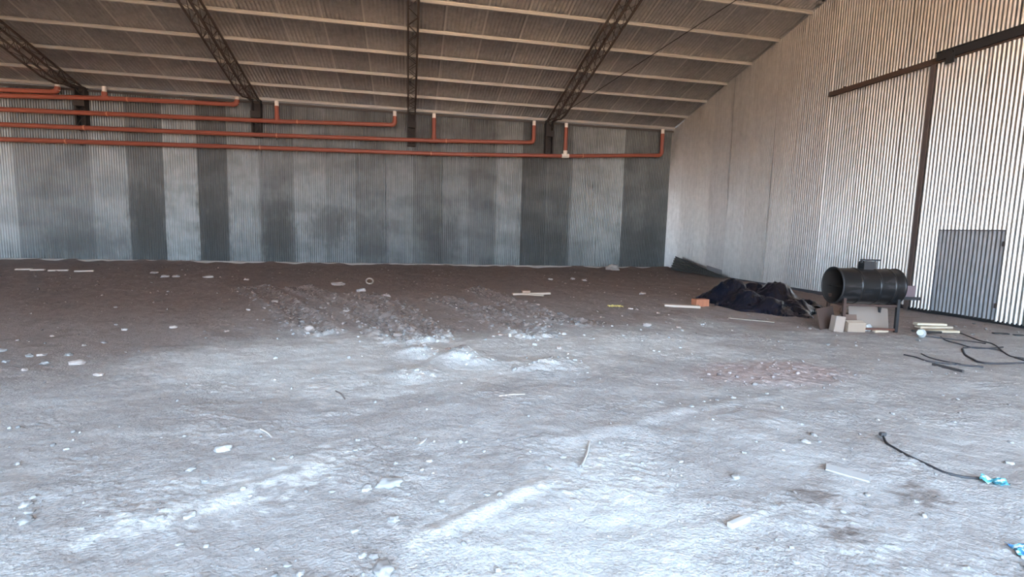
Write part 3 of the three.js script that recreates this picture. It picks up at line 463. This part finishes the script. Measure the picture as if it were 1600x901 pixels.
// hose, blue scraps, cables
{
  const H = [[3.57, -3.16], [3.48, -3.04], [3.46, -2.95], [3.43, -2.83], [3.44, -2.70], [3.45, -2.60], [3.50, -2.54], [3.60, -2.50]];
  const t = thing('rubber_hose', 'black rubber strap curving over the dust to a blue scrap', 'hose', [0, 0, 0]);
  mesh('hose_body', tube(H.map(([x, z], i) => V(x, groundY(x, z) + 0.006 + (i === 0 ? 0.015 : 0), z)), 0.009, 60, 8), std([0.03, 0.03, 0.034], 0.6), t);
  mesh('hose_end', rbox(0.05, 0.03, 0.03, 0.008, 3.575, groundY(3.57, -3.16) + 0.035, -3.17), std([0.05, 0.045, 0.045], 0.8), t);
  const wrapper = (name, label, x, z, s, stretch, c) => {
    const g = new THREE.PlaneGeometry(s * stretch, s, 18, 14), p = g.attributes.position; for (let i = 0; i < p.count; i++) { const u = p.getX(i), v = p.getY(i); const edge = 1 - 0.2 * n2(u * 9 + x, v * 9); p.setXYZ(i, u * edge, 0.016 + 0.014 * n2(u * 17 + x, v * 17) + 0.004 * n2(u * 40, v * 40), v * edge); }
    const front = g.toNonIndexed(); front.computeVertexNormals();
    const m = tag(mesh(name, front, new THREE.MeshStandardMaterial({ map: c, roughness: 0.4, side: THREE.DoubleSide })), label, 'wrapper'); m.position.set(x, groundY(x, z), z); return m;
  };
  const foil1 = dataTex(64, 64, (u, v) => { const k = fbm(u * 3, v * 3, 3); return k > 0.16 ? [0.5, 0.62, 0.6] : k > -0.2 ? [0.10, 0.42, 0.48] : [0.05, 0.26, 0.38]; });
  const foil2 = dataTex(64, 64, (u, v) => { const k = fbm(u * 4 + 9, v * 3, 3); return k > 0.2 ? [0.5, 0.58, 0.6] : k > -0.05 ? [0.08, 0.32, 0.46] : [0.03, 0.14, 0.32]; });
  wrapper('snack_wrapper', 'turquoise crumpled wrapper at the end of the black strap', 3.64, -2.44, 0.10, 1.3, foil1).rotation.y = -0.7;
  wrapper('snack_wrapper', 'deep blue crumpled wrapper lying on bare dust apart from the strap', 3.04, -1.83, 0.10, 1.6, foil2).rotation.y = -0.4;
  wrapper('snack_wrapper', 'yellow crumpled wrapper on the brown soil', 4.12, -9.75, 0.2, 1.6, dataTex(32, 32, (u, v) => fbm(u * 4, v * 4, 2) > 0.1 ? [0.75, 0.68, 0.3] : [0.55, 0.45, 0.14]));
  const CAB = [
    [[9.03, -7.07], [8.92, -6.75], [8.62, -6.23], [8.48, -5.94], [8.12, -5.56], [7.98, -5.36], [7.86, -5.13]], [[8.27, -6.54], [8.01, -6.23], [7.93, -5.98], [7.89, -5.78], [8.10, -5.72], [8.38, -5.74]],
    [[7.58, -5.68], [7.37, -5.48], [7.24, -5.28], [7.13, -5.13], [7.15, -5.03], [7.38, -5.01], [7.69, -5.01]], [[6.42, -5.52], [6.41, -5.35], [6.38, -5.16], [6.46, -5.09], [6.56, -4.99], [6.75, -4.92], [6.86, -4.88]],
    [[6.76, -5.57], [6.67, -5.37], [6.67, -5.20], [6.71, -5.07], [6.66, -4.95], [6.84, -4.91]], [[7.93, -6.56], [8.05, -6.46], [8.23, -6.31], [8.35, -6.12], [8.35, -5.95]], [[7.69, -5.75], [8.00, -5.77], [8.16, -5.64], [7.98, -5.36], [7.99, -5.22]],
  ];
  CAB.forEach((c, i) => tag(mesh('dark_cable', tube(c.map(([x, z]) => V(x, groundY(x, z) + 0.01, z)), i === 2 ? 0.014 : 0.009, 60, 6), std([0.05, 0.048, 0.055], 0.7)), ['dark cable running from the pale planks past the tangle', 'dark cable bent into an open hook near the pale planks', 'thick dark cable curling at the near side of the tangle', 'dark cable stretched on the floor in front of the tangle', 'dark cable crossing another in front of the tangle', 'dark cable starting beside the crushed white bottle', 'dark cable looping through the middle of the tangle'][i], 'cable', 'tangled cables on the floor by the gate'));
  tag(mesh('iron_bar', bar(V(6.28, groundY(6.28, -5.0) + 0.012, -5.02), V(6.27, groundY(6.27, -4.68) + 0.012, -4.66), 0.03), std([0.05, 0.045, 0.045], 0.8)), 'short dark iron bar on the floor before the cable tangle', 'bar');
  for (const [x, z, l, lab] of [[9.62, -6.65, 0.24, 'longer black scrap near the foot of the gate'], [9.78, -6.5, 0.15, 'shorter black scrap near the foot of the gate']]) { const m = tag(mesh('black_scrap', rbox(l, 0.02, 0.06, 0.008), std([0.03, 0.03, 0.032], 0.8)), lab, 'scrap'); m.position.set(...onGround(x, z, 0.012)); m.rotation.y = -0.3; }
}
// pale boards lying far back on the left
[[-10.62, -16.9, 0.55], [-10.22, -16.8, 0.5], [-9.66, -16.7, 0.7], [-8.92, -16.5, 0.68]].forEach(([x, z, l], i) => { const m = tag(mesh('white_board', rbox(l * (i === 4 ? 0.6 : 0.62), 0.035, 0.16, 0.005), std([0.72, 0.64, 0.55], 0.8)), i === 4 ? 'small whitish scrap on brown soil apart from the four boards' : 'flat whitish board lying on brown soil near the back wall', 'board', i === 4 ? undefined : 'white boards far back on the soil'); m.position.set(...onGround(x, z, 0.025)); m.rotation.y = 0.25 + 0.05 * i; });

// ------------------------------------------------------------------ heap of black plastic sheeting
{
  const C = [7.5, -9.9], A = 0.98, B = 1.45, ca = 1, sa = 0, nu = 110, nv = 150, pos = [], idx = [];
  const hgt = (u, v) => {   // u, v in -1..1 of the ellipse box
    const r = Math.hypot(u, v) * (1 + 0.18 * n2(Math.atan2(v, u) * 1.3, 4)), dome = Math.max(0, 1 - r * r);
    if (r > 1) return -0.05;
    const x = u * A, z = v * B, w = 0.25 * n2(x * 1.3, z * 1.3);
    const ridge = (f, a, o) => 1 - Math.abs(n2((x * Math.cos(a) + z * Math.sin(a)) * f + w * 2 + o, (z * Math.cos(a) - x * Math.sin(a)) * f * 0.35 + o));
    const bump = (cu, cv, ru, rv, k) => k * Math.exp(-(((u - cu) / ru) ** 2 + ((v - cv) / rv) ** 2));
    const lobes = Math.max(bump(0.35, 0.1, 0.45, 0.35, 0.5), bump(-0.3, -0.45, 0.5, 0.35, 0.5), bump(0.3, -0.4, 0.4, 0.3, 0.42), bump(-0.45, 0.15, 0.35, 0.3, 0.33), bump(-0.4, 0.62, 0.3, 0.2, 0.28), bump(0.2, 0.66, 0.35, 0.18, 0.27), bump(0.75, 0.35, 0.25, 0.3, 0.22));
    const cr = 0.08 * ridge(1.3, 0.7, 3) + 0.065 * ridge(2.6, 2.1, 8) + 0.035 * ridge(5, 1.2, 15) + 0.012 * ridge(9, 0.3, 25);
    return Math.pow(dome, 0.3) * (lobes + cr - 0.03);
  };
  for (let j = 0; j <= nv; j++) for (let i = 0; i <= nu; i++) { const u = 2.2 * i / nu - 1.1, v = 2.2 * j / nv - 1.1, lx = u * A, lz = v * B; const x = C[0] + lx * ca + lz * sa * 0.6, z = C[1] - lx * sa * 0.2 + lz; pos.push(x - C[0], groundY(x, z) + hgt(u, v), z - C[1]); }
  for (let j = 0; j < nv; j++) for (let i = 0; i < nu; i++) { const a = j * (nu + 1) + i, b = a + nu + 1; if (Math.max(...[a, a + 1, b, b + 1].map((q) => { const u = 2.2 * (q % (nu + 1)) / nu - 1.1, v = 2.2 * Math.floor(q / (nu + 1)) / nv - 1.1; return hgt(u, v); })) < -0.04) continue; idx.push(a, b, a + 1, a + 1, b, b + 1); }
  const g = new THREE.BufferGeometry(); g.setAttribute('position', new THREE.Float32BufferAttribute(pos, 3)); g.setIndex(idx); g.computeVertexNormals();
  const m = tag(mesh('plastic_sheet_heap', g, new THREE.MeshPhysicalMaterial({ color: new THREE.Color().setRGB(0.004, 0.007, 0.016), roughness: 0.15, side: THREE.DoubleSide, ior: 1.5 })), 'crumpled heap of glossy black plastic sheeting by the right wall', 'plastic sheet'); m.position.set(C[0], 0, C[1]);
  tag(mesh('flat_lath', rbox(0.75, 0.02, 0.1, 0.005), std([0.28, 0.24, 0.2], 0.9)), 'thin flat lath lying in front of the black plastic', 'timber').position.set(...onGround(6.1, -8.2, 0.015)); scene.children.at(-1).rotation.y = -0.65;
}
// ------------------------------------------------------------------ loose corrugated sheet leaning in the corner
{
  const t = thing('loose_corrugated_sheet', 'dark loose corrugated sheet leaning on the wall in the far right corner', 'metal sheet', [10.3, groundY(10.3, -18.9), -18.95], 0);
  const L = 3.3, Wd = 0.58, nu = 14, nv = 64, pos = [], idx = [];
  for (let i = 0; i <= nu; i++) for (let j = 0; j <= nv; j++) {
    const s = i / nu, v = Wd * j / nv, taper = 1 - 0.97 * s, up = v;
    const c = 0.032 * Math.cos(2 * Math.PI * v / 0.097);
    pos.push(0.02 + 0.12 * s + up * 0.35 - c * 0.8, 0.05 + up * taper * 0.95 + c * 0.5 * taper, s * L - 0.1);
  }
  for (let i = 0; i < nu; i++) for (let j = 0; j < nv; j++) { const a = i * (nv + 1) + j, b = a + nv + 1; idx.push(a, b, a + 1, a + 1, b, b + 1); }
  const g = new THREE.BufferGeometry(); g.setAttribute('position', new THREE.Float32BufferAttribute(pos, 3)); g.setIndex(idx); g.computeVertexNormals();
  mesh('sheet', g, std([0.2, 0.2, 0.19], 0.5, 0.7, { side: THREE.DoubleSide }), t);
}

// ------------------------------------------------------------------ stones and clods
function stoneGeo(sd, flat) {
  const g = mergeVertices(new THREE.IcosahedronGeometry(1, 3).deleteAttribute('normal').deleteAttribute('uv')), p = g.attributes.position;
  for (let i = 0; i < p.count; i++) { const v = V(p.getX(i), p.getY(i), p.getZ(i)), k = 1 + 0.32 * n3(v.x * 1.1 + sd, v.y * 1.1, v.z * 1.1) + 0.12 * n3(v.x * 3 + sd, v.y * 3, v.z * 3); const q = (a) => Math.round(a * 5) / 5 * 0.35 + a * 0.65; p.setXYZ(i, q(v.x * k), q(v.y * k * flat), q(v.z * k * 0.85)); }
  g.computeVertexNormals(); return g;
}
const stoneGeos = [0, 1, 2, 3, 4, 5].map((i) => stoneGeo(i * 11 + 3, 0.5 + 0.06 * (i % 3)));
const paleStone = [std([0.33, 0.325, 0.32], 0.95), std([0.29, 0.28, 0.275], 0.95), std([0.39, 0.385, 0.38], 0.95)], brownStone = [std([0.36, 0.29, 0.26], 0.95), std([0.42, 0.36, 0.33], 0.95)];
const NEAR = [[-0.10, -2.96, 0.062], [-0.23, -2.93, 0.035], [-0.10, -2.18, 0.05], [-0.42, -2.91, 0.016], [-1.19, -3.57, 0.05], [-1.28, -3.29, 0.03], [-1.15, -3.14, 0.028], [-1.08, -2.74, 0.026], [-1.21, -2.73, 0.025], [-1.04, -2.50, 0.018], [-1.94, -2.97, 0.035], [-1.84, -2.81, 0.035], [-1.88, -2.90, 0.025], [-2.17, -3.71, 0.02], [-0.07, -2.58, 0.03], [-0.25, -2.51, 0.03], [-0.20, -2.31, 0.025], [-0.15, -2.29, 0.022], [-0.52, -2.28, 0.022], [-0.45, -2.21, 0.022], [0.52, -2.76, 0.022], [0.45, -2.77, 0.02], [1.03, -3.19, 0.022], [0.89, -3.05, 0.028], [1.53, -3.35, 0.02], [1.80, -3.02, 0.02], [2.31, -3.07, 0.022], [2.02, -2.74, 0.03], [2.87, -3.14, 0.03], [3.05, -3.27, 0.03], [3.13, -3.50, 0.022], [3.89, -3.51, 0.02], [4.17, -3.63, 0.025], [2.51, -3.22, 0.02], [3.00, -4.20, 0.026], [2.80, -4.15, 0.02], [2.44, -3.98, 0.022], [0.14, -3.23, 0.022], [0.35, -3.51, 0.02], [-0.34, -3.44, 0.02], [-0.07, -3.21, 0.02], [-0.34, -3.60, 0.02], [0.19, -2.74, 0.022], [1.79, -1.95, 0.016], [1.68, -2.06, 0.016], [2.69, -2.44, 0.02], [2.92, -2.34, 0.018], [4.52, -2.96, 0.02], [4.49, -3.36, 0.022], [4.08, -2.66, 0.026]];
const MID = [[-3.63, -6.35, 0.07], [-3.89, -6.35, 0.06], [-3.98, -6.32, 0.06], [-3.35, -5.97, 0.08], [-4.03, -6.06, 0.06], [-2.90, -5.48, 0.06], [-3.64, -5.98, 0.06], [-3.63, -5.69, 0.05], [-4.43, -6.60, 0.07], [-3.21, -7.86, 0.06], [-2.45, -7.63, 0.05], [-3.78, -7.80, 0.06], [-4.46, -7.50, 0.05], [-3.74, -6.83, 0.05], [0.49, -6.36, 0.06], [1.90, -6.25, 0.07], [1.30, -7.18, 0.07], [3.81, -7.69, 0.10], [4.30, -7.55, 0.06], [-0.15, -7.27, 0.10], [-0.48, -7.71, 0.07], [-1.39, -7.71, 0.13], [4.65, -8.94, 0.07], [4.30, -9.42, 0.07], [4.40, -9.33, 0.05], [-1.05, -9.11, 0.07], [2.53, -9.86, 0.06], [-2.68, -9.42, 0.06]];
const FAR = [[-7.06, -16.29, 0.10], [-6.35, -15.21, 0.10], [-6.09, -15.23, 0.09], [-5.25, -15.13, 0.12], [-4.20, -14.70, 0.08], [-2.55, -10.68, 0.07], [-1.75, -13.60, 0.16], [-1.06, -12.28, 0.12], [-0.45, -11.38, 0.09], [-1.47, -10.68, 0.07], [5.71, -11.84, 0.09], [5.15, -15.69, 0.09], [5.40, -15.30, 0.10], [4.33, -15.41, 0.08], [8.1, -19.6, 0.3]];
let sk = 0;
function stone(name, x, z, r, mats, label, cat, group) { const m = tag(mesh(name, stoneGeos[sk % 6], mats[(sk * 5) % mats.length]), label, cat, group); const s = r * (0.8 + 0.2 * rnd()); m.scale.set(s * (1 + 0.3 * rnd()), s * 0.85, s); m.rotation.y = rnd() * 6.28; m.position.set(x, groundY(x, z) + s * 0.18, z); sk++; return m; }
NEAR.forEach(([x, z, r], i) => stone('pale_stone', x, z, r, paleStone, i === 0 ? 'largest white stone lying alone on the pale dust' : i === 1 ? 'grey clod just beside the largest white stone' : 'small whitish stone on the pale dusty ground', 'stone', i < 2 ? undefined : 'small pale stones on the dusty ground'));
MID.forEach(([x, z, r]) => stone('soil_clod', x, z, r * 0.72, z > -7.3 && x < -2 ? [paleStone[1], brownStone[1]] : brownStone, 'fist-sized clod where brown soil meets the white lime dust', 'clod', 'clods at the edge of the lime dust'));
FAR.forEach(([x, z, r], i) => stone('soil_lump', x, z, r, i === 14 ? [std([0.42, 0.38, 0.35], 0.95)] : brownStone, i === 14 ? 'pale rubble lump against the foot of the back wall' : 'earth lump lying on brown soil before the back wall', 'clod', i === 14 ? undefined : 'earth lumps on the far brown soil'));
{
  // pebbles and crumbs: nobody could count them
  const lists = { pebble_scatter: [], soil_crumbs: [] };
  for (let i = 0; i < 5500; i++) {
    const z = -1.2 - 18.6 * Math.pow(rnd(), 1.7), x = lerp(-1.5 + z * 0.85, Math.min(10.5, 3 - z * 1.25), rnd()); if (x > 10.6) continue;
    const cl = fbm(x * 0.9 + 30, z * 0.9, 3); if (rnd() > 0.25 + 1.4 * Math.max(0, cl)) continue;
    lists.pebble_scatter.push([x, z, (0.003 + 0.011 * Math.pow(rnd(), 3)) * (z < -6 ? 1.8 : 1)]);
  }
  for (let i = 0; i < 60000 && lists.soil_crumbs.length < 2600; i++) {
    const x = rr(-4, 5.3), z = rr(-13, -4.4), c = churn(x, z); if (rnd() > c * 0.8) continue;
    lists.soil_crumbs.push([x, z, 0.006 + 0.022 * Math.pow(rnd(), 3)]);
  }
  const low = mergeVertices(new THREE.IcosahedronGeometry(1, 1).deleteAttribute('normal').deleteAttribute('uv')), p = low.attributes.position;
  for (let i = 0; i < p.count; i++) { const k = 1 + 0.35 * n3(p.getX(i) * 2, p.getY(i) * 2, p.getZ(i) * 2 + 5); p.setXYZ(i, p.getX(i) * k, p.getY(i) * k * 0.7, p.getZ(i) * k); } low.computeVertexNormals();
  for (const [name, L] of Object.entries(lists)) {
    const m = new THREE.InstancedMesh(low, std([1, 1, 1], 0.95), L.length); m.name = name; m.castShadow = m.receiveShadow = true;
    const o = new THREE.Object3D(), c = new THREE.Color();
    L.forEach(([x, z, s], i) => {
      o.position.set(x, groundY(x, z) + s * 0.3, z); o.rotation.set(rnd() * 0.6, rnd() * 6, rnd() * 0.6); o.scale.set(s * rr(0.8, 1.6), s, s * rr(0.8, 1.3)); o.updateMatrix(); m.setMatrixAt(i, o.matrix);
      const g = groundC(x, z), k = rr(0.5, 0.92); m.setColorAt(i, c.setRGB(Math.min(0.72, g[0] * k), Math.min(0.72, g[1] * k), Math.min(0.72, g[2] * k)));
    });
    scene.add(m); tag(m, name === 'pebble_scatter' ? 'fine pebbles and mortar crumbs scattered over the floor' : 'crumbled soil along the wheel ruts', name === 'pebble_scatter' ? 'pebbles' : 'soil', null, 'stuff');
  }
}
scene.traverse((o) => { if (o.isMesh) { o.castShadow = true; o.receiveShadow = true; } });
renderer.render(scene, camera);
